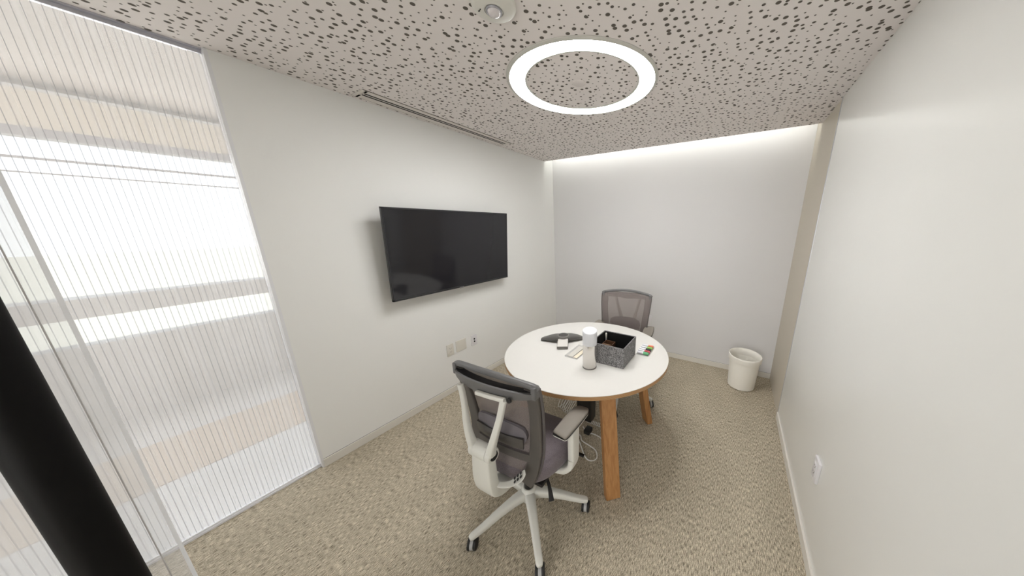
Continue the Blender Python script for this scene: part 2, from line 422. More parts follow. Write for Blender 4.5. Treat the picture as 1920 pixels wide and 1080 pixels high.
# corridor behind the partition, its window wall and what lies outside
XW = -4.40
struct(box('floor_corridor', XW - 0.2, XL - 0.06, -6, 4, -0.1, -0.0, M['floor_cor']))
cc = struct(box('ceiling_corridor', XW, -2.58, -3.0, 4, 2.58, 2.66, M['soffit']))
struct(box('ceiling_corridor_drop', -3.55, -2.58, -3.0, 4, 2.50, 2.58, M['soffit']))
struct(box('trim_6', -2.58, XG - 0.02, -3.0, 4, 2.50, 2.53, M['soffit']))
lc = tag(box('strip_light', -2.56, -2.42, -2.9, 0.47, 2.49, 2.50, M['strip']), 'long bright strip light above the top of the ribbed glass partition', 'light')
def wseg(name, z0, z1, x0, x1, m): return struct(box(name, x0, x1, -3.0, 4, z0, z1, m))
wseg('wall_corridor', 0, 0.70, XW - 0.15, XW, M['cor_low'])
wseg('trim_7', 0.93, 1.08, XW - 0.15, XW + 0.05, M['cor_low'])
wseg('trim_8', 2.29, 2.53, XW - 0.15, XW + 0.02, M['beam'])
wseg('trim_12', 2.53, 2.545, XW - 0.15, XW + 0.06, M['white_trim'])
wseg('trim_13', 2.545, 2.66, XW - 0.15, XW, M['soffit'])
wseg('trim_9', 2.23, 2.29, XW - 0.10, XW + 0.03, M['mull'])
wseg('trim_10', 2.085, 2.10, XW - 0.06, XW - 0.03, M['mull'])
wseg('trim_11', 1.99, 1.998, XW - 0.06, XW - 0.03, M['mull'])
struct(box('floor_corridor_reflection', -3.72, -3.05, -3.0, 3.9, 0.0, 0.004, M['floor_refl']))  # beige band of the glossy floor's reflection, painted as a thin strip
struct(box('wall_corridor_far', XW - 0.15, XL - T, 3.9, 4.0, 0, 2.66, M['wall']))
wp = box('window_2', XW - 0.075, XW - 0.07, -3.0, 4, 0.70, 2.25, M['pane']); struct(wp)
struct(box('ground_outside', -160, XW - 0.2, -120, 120, -6.2, -6.0, M['ground']))

# glass door leaf, opened inwards beside the camera, with its long black pull
DX = -0.75
d = struct(box('door_1', DX - 0.002, DX + 0.002, -1.04, -0.0315, 0.01, 2.36, M['door_glass']))
box('door_edge', DX - 0.0022, DX + 0.0022, -0.0315, -0.0275, 0.01, 2.36, M['edge'], d)
box('door_seal', DX - 0.0026, DX + 0.0026, -0.0480, -0.0468, 0.01, 2.36, M['seal'], d)
bm = bmesh.new()
add_lathe(bm, [(0, .30), (.020, .30), (.0225, .303), (.0225, 2.0), (.020, 2.003), (0, 2.003)], 32, -0.70, -0.079)
for z in (0.45, 1.85):
    add_sweep(bm, [(DX + .006, -.079, z), (-.70, -.079, z)], (0.014, 0.014), e=2, n=12)
obj('handle', bm, M['black_metal'], d)

# ------------------------------------------------------------------ ceiling fittings
LX, LY = -0.917, 1.658
t = empty('ring_light', 'large white glowing ring light recessed in the perforated ceiling above the table', 'light', (LX, LY, ZC))
# outer 0.428, inner 0.325
lathe('diffuser', [(.336, -.001), (.340, -.006), (.354, -.008), (.415, -.008), (.420, -.005), (.422, -.001), (.414, -.0005), (.35, -.0005)], M['ring'], t, 128, closed=True)
lathe('outer_trim', [(.422, -.0005), (.422, -.009), (.432, -.009), (.440, -.004), (.440, -.0005)], M['lamp_trim'], t, 128, closed=True)
lathe('inner_trim', [(.326, -.0005), (.326, -.005), (.336, -.005), (.336, -.0005)], M['lamp_trim'], t, 128, closed=True)
tag(lathe('cover_disc', [(0, -.004), (.037, -.004), (.040, -.002), (.040, .004)], mat('ceiling_paint', srgb(222, 215, 210), .8), None, 48, M=Matrix.Translation((-0.925, 1.632, ZC))), 'small blank round cover plate on the ceiling inside the glowing ring', 'cover plate')
t = empty('ceiling_sensor', 'round white ceiling sensor with a clear domed lens, nearest the camera', 'sensor', (-0.915, 0.957, ZC))
lathe('base', [(0, 0), (.084, 0), (.084, -.006), (.080, -.014), (.068, -.021), (.036, -.024), (.034, -.020), (0, -.020)], M['plastic_white'], t, 64)
lathe('lens_ring', [(.0255, -.021), (.0255, -.0275), (.030, -.0275), (.031, -.022)], M['silver'], t, 48, closed=True)
lathe('lens', [(.0255, -.022), (.024, -.030), (.018, -.037), (.009, -.0405), (0, -.0415)], mat('lens_plastic', srgb(214, 208, 208), .12, coat=.5, noise=.8, nscale=90), t, 48)
bm = bmesh.new()
add_box(bm, -.052, -.044, -.030, -.027, -.0245, -.020); add_box(bm, -.040, -.036, -.034, -.031, -.0245, -.020)
obj('indicator', bm, M['black'], t)
# slot air diffuser along the left wall
t = empty('slot_diffuser', 'long narrow slot air diffuser in the ceiling beside the left wall', 'air vent', (-2.195, 1.70, ZC))
bm = bmesh.new(); Y = 0.635
for (a, b2_) in ((-.078, -.024), (-.005, .005), (.024, .068)):
    add_box(bm, a, b2_, -Y, Y, -.004, .001)
add_box(bm, -.078, .068, -Y - .02, -Y + .012, -.004, .001); add_box(bm, -.078, .068, Y - .012, Y + .02, -.004, .001)
obj('frame', bm, mat('diffuser_paint', srgb(228, 222, 216), .6), t, smooth=False)
box('slot', -.024, -.005, -Y, Y, -.0030, .001, M['dark'], t); box('slot', .005, .024, -Y, Y, -.0030, .001, M['dark'], t)
bm = bmesh.new(); 
for s in (-1, 1): add_box(bm, .068 if s > 0 else -.0795, .0695 if s > 0 else -.078, -Y - .02, Y + .02, -.0045, .001)
obj('shadow_gap', bm, mat('gap_grey', srgb(140, 134, 126), .8), t, smooth=False)

# ------------------------------------------------------------------ television
t = empty('television', 'wide black flat screen television mounted on the left wall', 'television', (XL + 0.125, 1.655, 1.410))
t.rotation_euler = (0, R(4.1), 0)
hw, hh = 0.606, 0.346
M4 = None
bm = bmesh.new()
for (y0, y1, z0, z1) in ((-hw, hw, hh - .012, hh), (-hw, hw, -hh, -hh + .016), (-hw, -hw + .011, -hh, hh), (hw - .011, hw, -hh, hh)):
    add_box(bm, -.018, .004, y0, y1, z0, z1, .0015, 1)
obj('bezel', bm, M['tv_frame'], t)
box('screen', -.012, .001, -hw + .010, hw - .010, -hh + .015, hh - .011, M['tv_screen'], t)
box('back_housing', -.050, -.018, -hw + .02, hw - .02, -hh + .02, hh - .02, M['black'], t, .01)
bm = bmesh.new(); add_box(bm, -.095, -.050, -.22, .22, -.12, .12); add_box(bm, -.108, -.094, -.30, .30, -.16, .16)
obj('wall_bracket', bm, M['black'], t)
box('logo_bar', .003, .0055, -.022, .022, -hh - .006, -hh + .007, mat('logo_grey', srgb(120, 118, 118), .4), t)

# ------------------------------------------------------------------ wall plates
def receptacle(bm_holes, cz, y0=0):
    pass
def plate_thing(name, label, cat, loc, rz, w_, h_, m, kind, th=.007):
    t = empty(name, label, cat, loc, rz)   # local: +x out of the wall, y along it
    box('plate', 0, th, -w_ / 2, w_ / 2, -h_ / 2, h_ / 2, m, t, .002)
    if kind == 'duplex':
        box('receptacle', th - .001, th + .003, -.017, .017, -.034, .034, m, t, .001)
        bm = bmesh.new()
        for cz in (-.017, .017):
            add_box(bm, th + .002, th + .0036, -.0085, -.0065, cz - .003, cz + .006); add_box(bm, th + .002, th + .0036, .0065, .0085, cz - .003, cz + .006)
            add_box(bm, th + .002, th + .0036, -.002, .002, cz - .010, cz - .006)
        obj('slots', bm, mat('slot_grey', srgb(96, 92, 84), .8), t, smooth=False)
    if kind == 'data':
        for cz in (.014, -.014):
            bm = bmesh.new(); Mx = Matrix.Translation((th - .001, 0, cz)) @ Matrix.Rotation(pi / 2, 4, 'Y')
            add_lathe(bm, [(0, 0), (.0085, 0), (.0085, .004), (.006, .005), (0, .005)], 20, M=Mx); obj('jack', bm, M['dark'], t)
    return t
plate_thing('power_outlet', 'pale duplex power outlet under the television, left of the blank plate', 'outlet', (XL, 1.522, 0.452), 0, .072, .118, M['plate'], 'duplex')
plate_thing('blank_plate', 'wide blank wall plate between two outlets under the television', 'wall plate', (XL, 1.645, 0.456), 0, .116, .114, M['plate'], 'blank')
plate_thing('data_outlet', 'small cool white wall plate with two black round jacks under the television', 'outlet', (XL, 1.806, 0.450), 0, .072, .116, M['plate_cool'], 'data')
plate_thing('power_outlet', 'duplex power outlet low on the back wall, behind the far chair', 'outlet', (-.873, YB, 0.455), -pi / 2, .072, .118, M['plate_cool'], 'duplex')
plate_thing('power_outlet', 'white outlet plate low on the glossy right wall', 'outlet', (XR, 1.550, 0.437), pi, .074, .118, M['plate_cool'], 'duplex', .012)

# ------------------------------------------------------------------ round table
TZ = 0.737; TX, TY, TR = -0.880, 1.655, 0.588
t = empty('round_table', 'round white meeting table with plywood edge and slanted oak legs', 'table', (TX, TY, 0))
lathe('tabletop', [(0, TZ - .003), (TR - .004, TZ - .003), (TR - .0005, TZ - .003), (TR - .0005, TZ - .001), (TR - .0015, TZ), (0, TZ)], M['lam'], t, 160)
lathe('edge_band', [(0, TZ - .0275), (TR - .006, TZ - .0275), (TR, TZ - .026), (TR, TZ - .003), (0, TZ - .0032)], M['ply'], t, 160)
for k, az in enumerate((-45, 45, 135, 225)):
    u = Vector((cos(R(az)), sin(R(az)), 0)); s = Vector((-u.y, u.x, 0)); rf, rt = .549, .405
    cxo, cyo = .010, -.007
    bm = bmesh.new()
    vv = []
    for (r_, z) in ((rf, 0.0), (rt, TZ - .0275)):
        for (a, b_) in ((-.024, -.046), (.024, -.046), (.024, .046), (-.024, .046)):
            vv.append(bm.verts.new(u * (r_ + a) + s * b_ + Vector((cxo, cyo, z))))
    for f_ in ((0, 3, 2, 1), (4, 5, 6, 7), (0, 1, 5, 4), (1, 2, 6, 5), (2, 3, 7, 6), (3, 0, 4, 7)): bm.faces.new([vv[q] for q in f_])
    bmesh.ops.bevel(bm, geom=bm.edges[:], offset=.003, segments=2, affect='EDGES')
    obj('leg', bm, M['oak'], t)
bm = bmesh.new()
for az in (45, 135):
    u = Vector((cos(R(az)), sin(R(az)), 0))
    add_sweep(bm, [u * -.43 + Vector((0, 0, TZ - .045)), u * .43 + Vector((0, 0, TZ - .045))], (.05, .035))
obj('under_frame', bm, M['black'], t)
bm = bmesh.new(); add_box(bm, .02, .135, -.18, -.10, .27, TZ - .0276, .01)
obj('cable_box', bm, M['black'], t)

# ------------------------------------------------------------------ task chairs
def yb(z):      # back profile: y of the mesh plane at the centre, by height
    pts = [(.44, -.185), (.52, -.180), (.62, -.168), (.72, -.168), (.82, -.182), (.92, -.202), (1.02, -.228)]
    for (z0, y0), (z1, y1) in zip(pts, pts[1:]):
        if z <= z1: return y0 + (y1 - y0) * (z - z0) / (z1 - z0)
    return pts[-1][1]
def bw(z):      # half width of the back
    pts = [(.44, .165), (.50, .195), (.60, .215), (.75, .222), (.90, .236), (1.02, .240)]
    for (z0, y0), (z1, y1) in zip(pts, pts[1:]):
        if z <= z1: return y0 + (y1 - y0) * (z - z0) / (z1 - z0)
    return pts[-1][1]
def bp(x, z, off=0.0): return Vector((x, yb(z) + off + 0.55 * x * x, z))

def make_chair(label):
    t = empty('task_chair', label, 'chair', (0, 0, 0), 0, None)
    # five-star base
    h_ = lathe('base_hub', [(0, .105), (.045, .105), (.050, .115), (.050, .150), (.040, .175), (.032, .182), (0, .182)], M['chair_white'], t, 32)
    lathe('gas_column', [(0, .10), (.026, .10), (.026, .27), (.016, .275), (.016, .385), (0, .385)], M['black'], t, 24)
    for k in range(5):
        a = R(-116.5 + 72 * k); u = Vector((cos(a), sin(a), 0))
        pts = [u * .030 + Vector((0, 0, .140)), u * .09 + Vector((0, 0, .137)), u * .18 + Vector((0, 0, .118)), u * .27 + Vector((0, 0, .090)), u * .322 + Vector((0, 0, .078)), u * .338 + Vector((0, 0, .074))]
        leg = sweep('base_leg', pts, [(.062, .060), (.052, .052), (.044, .040), (.038, .032), (.036, .028), (.022, .018)], M['chair_white'], t, e=3.2, sub=4)
        # caster: twin wheels
        c = u * .326; wa = R(27 + 9 * sin(k * 2.3)); ax = Vector((cos(wa), sin(wa), 0))
        rotm = Vector((0, 0, 1)).rotation_difference(ax).to_matrix().to_4x4()
        bm = bmesh.new()
        for s in (-1, 1):
            Mx = Matrix.Translation(c + Vector((0, 0, .030)) + ax * (.0155 * s)) @ rotm
            add_lathe(bm, [(0, -.0075), (.024, -.0075), (.0285, -.006), (.030, -.003), (.030, .003), (.0285, .006), (.024, .0075), (0, .0075)], 28, M=Mx)
        cs = obj('caster', bm, M['wheel'], t)
        bm = bmesh.new(); Mx = Matrix.Translation(c + Vector((0, 0, .030))) @ rotm
        add_lathe(bm, [(0, -.0082), (.0282, -.0082), (.0282, .0082), (0, .0082)], 28, M=Mx)
        add_sweep(bm, [c + Vector((0, 0, .045)), c + Vector((0, 0, .078))], (.014, .014), up=(0, 1, 0), e=2, n=12)
        obj('fork', bm, M['hub'], cs)
    # seat mechanism and J-shaped back support
    box('mechanism', -.075, .075, -.10, .12, .375, .425, M['black'], t, .01)
    bm = bmesh.new()
    add_sweep(bm, smooth_path([(0, -.286, .664), (0, -.288, .60), (0, -.288, .53), (0, -.272, .462), (0, -.215, .412), (0, -.12, .392), (0, -.03, .392)], 5),
              [(.098, .046), (.104, .050), (.108, .054), (.104, .058), (.090, .052), (.080, .042), (.080, .036)], up=(0, 1, 0), e=9, n=28)
    sp = obj('back_support', bm, M['chair_white'], t, angle=R(40))
    # hub at the top of the support + V arms
    bm = bmesh.new()
    rotx = Matrix.Rotation(pi / 2, 4, 'Y')
    add_lathe(bm, [(0, -.036), (.034, -.036), (.034, .036), (0, .036)], 32, M=Matrix.Translation((0, -.285, .668)) @ rotx)
    for s in (-1, 1):
        add_lathe(bm, [(0, 0), (.032, 0), (.034, .004), (.034, .020), (.030, .026), (0, .026)], 32, M=Matrix.Translation((s * .036, -.285, .668)) @ Matrix.Rotation(s * pi / 2, 4, 'Y'))
    obj('pivot_hub', bm, M['chair_white'], t)
    for s in (-1, 1):
        bm = bmesh.new(); add_lathe(bm, [(0, 0), (.022, 0), (.020, .004), (0, .004)], 24, M=Matrix.Translation((s * .0615, -.285, .668)) @ Matrix.Rotation(s * pi / 2, 4, 'Y'))
        obj('hub_cap', bm, M['black'], t)
        pts = [(s * .046, -.288, .668), (s * .062, -.293, .715), (s * .082, -.288, .78), (s * .100, -.275, .85), (s * .114, -.268, .91), (s * .124, -.266, .950)]
        sweep('back_arm', pts, [(.038, .048), (.032, .034), (.029, .026), (.027, .022), (.027, .020), (.030, .018)], M['chair_white'], t, up=(0, 1, 0), e=4, sub=4)
    sweep('cross_piece', [(-.015, -.276, .950), (.05, -.273, .950), (.128, -.265, .950)], (.018, .018), M['chair_white'], t, e=4)
    # back frame: slim left and right flanges, top rails with the hand slot, lower band
    for s in (-1, 1):
        bm = bmesh.new()
        zs = [.455, .48, .52, .58, .64, .70, .76, .82, .88, .94, .985]
        fl = [.055, .064, .066, .064, .062, .060, .058, .056, .056, .058, .06]
        pts = []; sizes = []
        for z, fw in zip(zs, fl):
            x = s * (bw(z) - fw / 2); pts.append(bp(x, z, -.006)); sizes.append((fw, .018))
        add_sweep(bm, pts, sizes, up=(0, 1, 0), e=5, n=16)
        obj('side_frame', bm, M['chair_dark'], t, angle=R(40))
        bm = bmesh.new(); zs2 = [.46, .52, .60, .70, .80, .90, .985]
        add_sweep(bm, smooth_path([bp(s * (bw(z) + .001), z, .006) for z in zs2], 3), (.009, .016), up=(0, 1, 0), e=2, n=10)
        obj('fabric_edge', bm, M['mesh_edge'], t)
    # front top rail (mesh wraps over it)
    pts = [bp(x, .985 if abs(x) > .235 else 1.021 - .50 * abs(x) ** 2, .004 if abs(x) < .2 else 0) for x in (-.238, -.22, -.16, -.08, 0, .08, .16, .22, .238)]
    sweep('top_rail', pts, [(.024, .024), (.026, .026), (.024, .024), (.024, .024), (.024, .024), (.024, .024), (.024, .024), (.026, .026), (.024, .024)], M['chair_rail'], t, e=3, sub=3)
    # rear top rail: a band, bowed backwards
    def rear(u, v):
        x = -.240 + .480 * u; q = 1 - (x / .240) ** 2
        zt = .992 - .20 * x * x * 2; zb = .938 + .012 * (1 - q)
        if abs(x) < .05: zb -= .006
        return Vector((x, yb(.99) + .55 * x * x - .046 * max(q, 0) ** .5 - .004 + .010 * (1 - v) * q, zb + (zt - zb) * v))
    shell('rear_rail', rear, 40, 4, .009, M['chair_rail'], t)
    shell('rail_recess', lambda u, v: Vector((-.225 + .45 * u, yb(.97) + .55 * (-.225 + .45 * u) ** 2 - (.048 * max(1 - ((-.225 + .45 * u) / .24) ** 2, 0) ** .5) * v, .981)), 24, 3, .004, M['black'], t)
    for s in (-1, 1):
        bm = bmesh.new(); add_box(bm, s * .228 - .012, s * .228 + .012, yb(.98) + .005, yb(.98) + .040, .945, 1.002, .007, 3)
        obj('corner_block', bm, M['chair_rail'], t)
    bm = bmesh.new(); add_lathe(bm, [(0, 0), (.011, 0), (.010, .008), (0, .009)], 20, M=Matrix.Translation((.146, -.255, .950)) @ Matrix.Rotation(pi / 2, 4, 'X'))
    obj('rail_bolt', bm, M['black'], t)
    # mesh
    shell('back_mesh', lambda u, v: bp((-1 + 2 * u) * (bw(.455 + .55 * v) - .004), .455 + .55 * v, .008), 20, 24, .0012, M['mesh'], t)
    shell('lower_band', lambda u, v: bp((-1 + 2 * u) * .175, .575 + .035 * v, -.012), 16, 2, .008, M['chair_dark'], t)
    # lumbar pad
    def lum(u, v):
        x = (-1 + 2 * u); z = (-1 + 2 * v)
        X = .150 * x * (1 - .10 * z * z); Z = .705 + (.060 * z if z < 0 else .060 * z * (1 - .35 * x * x * abs(x))) 
        if z < 0: X *= 1 - .16 * z * z
        return bp(X, Z, -.014 - .012 * (1 - x * x) * (1 - z * z))
    L_ = shell('lumbar_pad', lum, 24, 12, .014, M['lumbar'], t)
    shell('lumbar_shell', lambda u, v: bp((-1 + 2 * u) * .142, .652 + .052 * v, -.032 - .010 * sin(pi * u) * sin(pi * v)), 20, 6, .010, M['lumbar_dark'], L_)
    # seat
    def sup(a, rx, ry, e=3.4):
        c, d_ = cos(a), sin(a); return rx * math.copysign(abs(c) ** (2 / e), c), ry * math.copysign(abs(d_) ** (2 / e), d_)
    bm = bmesh.new(); rings = []
    prof = [(.0, .006), (.35, .004), (.65, .004), (.85, .004), (.94, -.003), (.985, -.016), (1.0, -.034), (.985, -.056), (.94, -.070), (.8, -.074), (.0, -.074)]
    n_ = 56
    for (f_, dz) in prof:
        if f_ == 0: rings.append([bm.verts.new((0, .035, .503 + dz))]); continue
        ring = []
        for i in range(n_):
            x, y = sup(2 * pi * i / n_, .247 * f_, .230 * f_); 
            z = .503 + dz - .030 * max(0, (y - .10) / .13) ** 2 + .014 * (abs(x) / .247) ** 2 * (1 if dz > -.03 else 0)
            ring.append(bm.verts.new((x * (1 - .12 * max(0, -y / .23)), y + .040, z)))
        rings.append(ring)
    for A, B in zip(rings, rings[1:]):
        for i in range(n_):
            j = (i + 1) % n_
            if len(A) == 1: bm.faces.new((A[0], B[i], B[j]))
            elif len(B) == 1: bm.faces.new((A[i], A[j], B[0]))
            else: bm.faces.new((A[i], A[j], B[j], B[i]))
    obj('seat', bm, M['seat'], t, angle=R(60))
    bm = bmesh.new(); add_box(bm, -.20, .20, -.14, .22, .412, .432, .008)
    obj('seat_pan', bm, M['black'], t)
    # arms
    for s in (-1, 1):
        bm = bmesh.new()
        add_sweep(bm, smooth_path([(s * .238, -.040, .648), (s * .240, -.02, .651), (s * .244, .08, .653), (s * .246, .17, .651), (s * .244, .205, .645)], 4), [(.072, .014), (.084, .022), (.092, .022), (.088, .022), (.060, .014)], e=3.5)
        pd = obj('arm_pad', bm, M['pad'], t, angle=R(60))
        bm = bmesh.new(); add_sweep(bm, smooth_path([(s * .239, -.042, .637), (s * .240, -.02, .637), (s * .244, .08, .639), (s * .246, .17, .637), (s * .244, .207, .634)], 4), [(.070, .006), (.086, .008), (.094, .008), (.090, .008), (.058, .006)], e=3.5)
        obj('arm_plate', bm, M['chair_white'], t, angle=R(60))
        bm = bmesh.new(); add_sweep(bm, smooth_path([(s * .2385, -.043, .6435), (s * .240, -.02, .6445), (s * .244, .08, .6465), (s * .246, .17, .6445), (s * .244, .208, .640)], 4), [(.073, .008), (.088, .009), (.0965, .009), (.092, .009), (.061, .008)], e=3.5)
        obj('pad_rim', bm, M['black'], pd, angle=R(60))
        sweep('arm_post', [(s * .268, .050, .634), (s * .270, .045, .56), (s * .272, .040, .455)], [(.034, .078), (.036, .074), (.036, .068)], M['chair_white'], t, up=(0, 1, 0), e=5)
        sweep('arm_bracket', [(s * .273, .035, .470), (s * .270, .030, .438), (s * .235, .020, .408), (s * .16, .010, .400), (s * .08, .0, .402)], [(.034, .072), (.034, .076), (.034, .080), (.028, .075), (.024, .07)], M['chair_white'], t, up=(0, 1, 0), e=4, sub=4)
        sweep('adjuster', [(s * .205, .125, .410), (s * .285, .135, .398)] if s > 0 else [(s * .205, -.06, .410), (s * .275, -.07, .390)], [(.014, .010), (.020, .012)], M['black'], t)
    # tilt lever with perforated end
    lv = sweep('tilt_lever', [(.020, -.262, .490), (.055, -.262, .487), (.105, -.245, .500), (.150, -.225, .540), (.168, -.215, .568)], [(.034, .013), (.026, .010), (.030, .006), (.044, .004), (.022, .003)], M['chair_white'], t, up=(0, -.3, 1), e=4, sub=4)
    bm = bmesh.new()
    for i in range(3):
        for j in range(2):
            q = .2 + .28 * i; p = Vector((.118, -.2400, .5125)).lerp(Vector((.164, -.2175, .563)), q)
            d_ = Vector((.046, .0225, .0505)).normalized(); s_ = d_.cross(Vector((0, -.3, 1))).normalized()
            c = p + s_ * ((j - .5) * .016) + d_.cross(s_).normalized() * .0
            up_ = s_.cross(d_).normalized()
            if up_.z < 0: up_ = -up_
            for sg in (1, -1):
                vs_ = [bm.verts.new(c + up_ * .0042 * sg + d_ * (.0075 * cos(k * pi / 3)) + s_ * (.0075 * sin(k * pi / 3))) for k in range(6)]
                bm.faces.new(vs_)
    obj('lever_grip', bm, M['black'], lv, smooth=False)
    sweep('height_lever', [(.15, -.05, .405), (.205, -.09, .385), (.245, -.130, .352)], [(.012, .010), (.016, .010), (.026, .008)], M['black'], t, sub=3)
    return t

M['mesh_edge'] = mat('mesh_edge', srgb(102, 97, 95), 0.8, noise=1.0, nscale=700)
chair = make_chair('grey mesh task chair with its back to the camera, white frame, nearest the glass partition')
chair['group'] = 'task chairs at the round table'
def copy_tree(o, parent=None):
    c = o.copy(); COL.objects.link(c)
    if parent: c.parent = parent
    for ch in [x for x in bpy.data.objects if x.parent == o]: copy_tree(ch, c)
    return c
far = copy_tree(chair)
far['label'] = 'far mesh task chair behind the table, facing the camera near the back wall'
chair.location = (-.870, .944, 0); chair.rotation_euler = (0, 0, R(2))
for ch in [x for x in bpy.data.objects if x.parent == far]:
    if ch.name.split('.')[0] in ('arm_pad', 'arm_plate'): ch.location = (0, -.15, .041)
    if ch.name.split('.')[0] == 'arm_post': ch.location = (0, -.04, .040)
far.location = (-.838, 2.246, 0); far.rotation_euler = (0, 0, R(186.7))

# ------------------------------------------------------------------ waste bin
t = empty('waste_bin', 'ivory plastic waste bin on the carpet in the right back corner', 'waste bin', (.222, 3.045, 0))
lathe('body', [(0, .002), (.108, .0), (.120, .006), (.123, .02), (.136, .27), (.1365, .30), (.132, .30), (.118, .02), (0, .012)], M['bin'], t, 72)
def rim(bm):
    rings = []
    prof = [(.136, -.055), (.146, -.050), (.150, -.010), (.150, .0), (.146, .006), (.140, .005), (.134, -.01), (.130, -.06), (.131, -.062)]
    n_ = 72
    for (r_, z) in prof:
        rings.append([bm.verts.new((r_ * cos(2 * pi * i / n_), r_ * sin(2 * pi * i / n_), .350 + z - .008 * cos(2 * pi * i / n_ - R(300)) * (1 if z > -.03 else .4))) for i in range(n_)])
    for A, B in zip(rings, rings[1:] + rings[:1]):
        for i in range(n_): bm.faces.new((A[i], A[(i + 1) % n_], B[(i + 1) % n_], B[i]))
bm = bmesh.new(); rim(bm); obj('rim', bm, M['bin'], t)

# ------------------------------------------------------------------ things on the table
# storage box
bx0, bx1, by0, by1, bh = -.773, -.533, 1.507, 1.747, .138
t = empty('storage_box', 'open square box covered in grey woven fabric with black lining on the table', 'box', ((bx0 + bx1) / 2, (by0 + by1) / 2, TZ))
bm = bmesh.new(); W = .12; th = .006
for (x0, x1, y0, y1) in ((-W, W, -W, -W + th), (-W, W, W - th, W), (-W, -W + th, -W + th, W - th), (W - th, W, -W + th, W - th)): add_box(bm, x0, x1, y0, y1, 0, bh)
add_box(bm, -W + th, W - th, -W + th, W - th, 0, .005)
obj('shell', bm, M['tweed'], t, smooth=False)
bm = bmesh.new(); W2 = W - th
for (x0, x1, y0, y1) in ((-W2, W2, -W2, -W2 + .002), (-W2, W2, W2 - .002, W2), (-W2, -W2 + .002, -W2, W2), (W2 - .002, W2, -W2, W2)): add_box(bm, x0, x1, y0, y1, .005, bh - .004)
add_box(bm, -W2, W2, -W2, W2, .005, .007)
obj('lining', bm, M['boxin'], t, smooth=False)
t = empty('pen_cup', 'small square brown open cup standing inside the grey woven box', 'cup', (-.704, 1.668, TZ + .007))
bm = bmesh.new(); w_ = .036
for (x0, x1, y0, y1) in ((-w_, w_, -w_, -w_ + .003), (-w_, w_, w_ - .003, w_), (-w_, -w_ + .003, -w_, w_), (w_ - .003, w_, -w_, w_)): add_box(bm, x0, x1, y0, y1, 0, .078)
add_box(bm, -w_, w_, -w_, w_, 0, .003)
obj('cup_body', bm, M['brown'], t, smooth=False)
box('cup_rim', -w_ - .001, w_ + .001, -w_ - .001, -w_ + .003, .074, .079, mat('tan_edge', srgb(160, 128, 100), .6), t)
t = empty('marker', 'white marker standing upright in the left corner of the grey woven box', 'marker', (-.752, 1.726, TZ + .007))
lathe('barrel', [(0, 0), (.006, 0), (.006, .085), (0, .085)], M['cap_white'], t, 20)
lathe('cap', [(0, .085), (.0066, .085), (.0064, .118), (.004, .122), (0, .122)], M['plate'], t, 20)

# steel canister with white slanted cap
t = empty('steel_canister', 'brushed steel cylinder with white slanted cap standing beside the grey woven box', 'canister', (-.736, 1.432, TZ))
# keep clear of the box: the cylinder stands just in front of it
lathe('body', [(0, .0), (.042, .0), (.044, .004), (.044, .160), (.040, .164), (0, .164)], M['steel'], t, 64)
bm = bmesh.new(); n_ = 64; rings = []
rc = .0465
ta = math.atan2(-.89, .46)     # direction the low side of the slanted top faces
def ztop(r_, a): 
    q = r_ * cos(a - ta) / rc
    return .254 - .007 * q - .004 * max(q, 0) ** 2
for (r_, z) in ((0, .160), (rc - .002, .160), (rc, .163), (rc, .20)):
    rings.append([bm.verts.new((r_ * cos(2 * pi * i / n_), r_ * sin(2 * pi * i / n_), z)) for i in range(n_)] if r_ else [bm.verts.new((0, 0, z))])
for r_, dz in ((rc, -.003), (rc - .0025, 0), (rc * .7, -.004), (rc * .35, -.005)):
    rings.append([bm.verts.new((r_ * cos(2 * pi * i / n_), r_ * sin(2 * pi * i / n_), ztop(r_, 2 * pi * i / n_) + dz)) for i in range(n_)])
rings.append([bm.verts.new((0, 0, .248))])
for A, B in zip(rings, rings[1:]):
    for i in range(n_):
        j = (i + 1) % n_
        if len(A) == 1: bm.faces.new((A[0], B[i], B[j]))
        elif len(B) == 1: bm.faces.new((A[i], A[j], B[0]))
        else: bm.faces.new((A[i], A[j], B[j], B[i]))
obj('cap', bm, M['cap_white'], t)
lathe('base_ring', [(.0435, .001), (.0455, .001), (.0455, .006), (.0435, .006)], M['phone_grey'], t, 64, closed=True)

# conference phone: three arms
t = empty('conference_phone', 'dark three-armed conference phone with pale keypad arm on the round table', 'phone', (-1.104, 1.690, TZ))
def arm_pts(az, L): 
    u = Vector((cos(R(az)), sin(R(az)), 0)); return u
for az, L in ((47, .165), (200, .178)):
    u = arm_pts(az, L)
    sweep('arm', [u * .02 + Vector((0, 0, .034)), u * .07 + Vector((0, 0, .031)), u * .12 + Vector((0, 0, .022)), u * L + Vector((0, 0, .010))], [(.100, .046), (.092, .042), (.072, .032), (.044, .014)], M['phone_dark'], t, e=3.2, sub=4)
u = arm_pts(-60, .16); az = -60
bm = bmesh.new(); Mx = Matrix.Rotation(R(az), 4, 'Z')
def wedge(bm, x0, x1, hw_, z0a, z0b, z1a, z1b, Mx):
    vv = [bm.verts.new(Mx @ Vector(c)) for c in ((x0, -hw_, z0a), (x1, -hw_, z0b), (x1, hw_, z0b), (x0, hw_, z0a), (x0, -hw_, z1a), (x1, -hw_, z1b), (x1, hw_, z1b), (x0, hw_, z1a))]
    for f_ in ((0, 3, 2, 1), (4, 5, 6, 7), (0, 1, 5, 4), (1, 2, 6, 5), (2, 3, 7, 6), (3, 0, 4, 7)): bm.faces.new([vv[q] for q in f_])
wedge(bm, .0, .150, .040, .0, .0, .044, .024, Mx)
bmesh.ops.bevel(bm, geom=bm.edges[:], offset=.003, segments=2, affect='EDGES'); k_ = obj('keypad_arm', bm, M['phone_grey'], t)
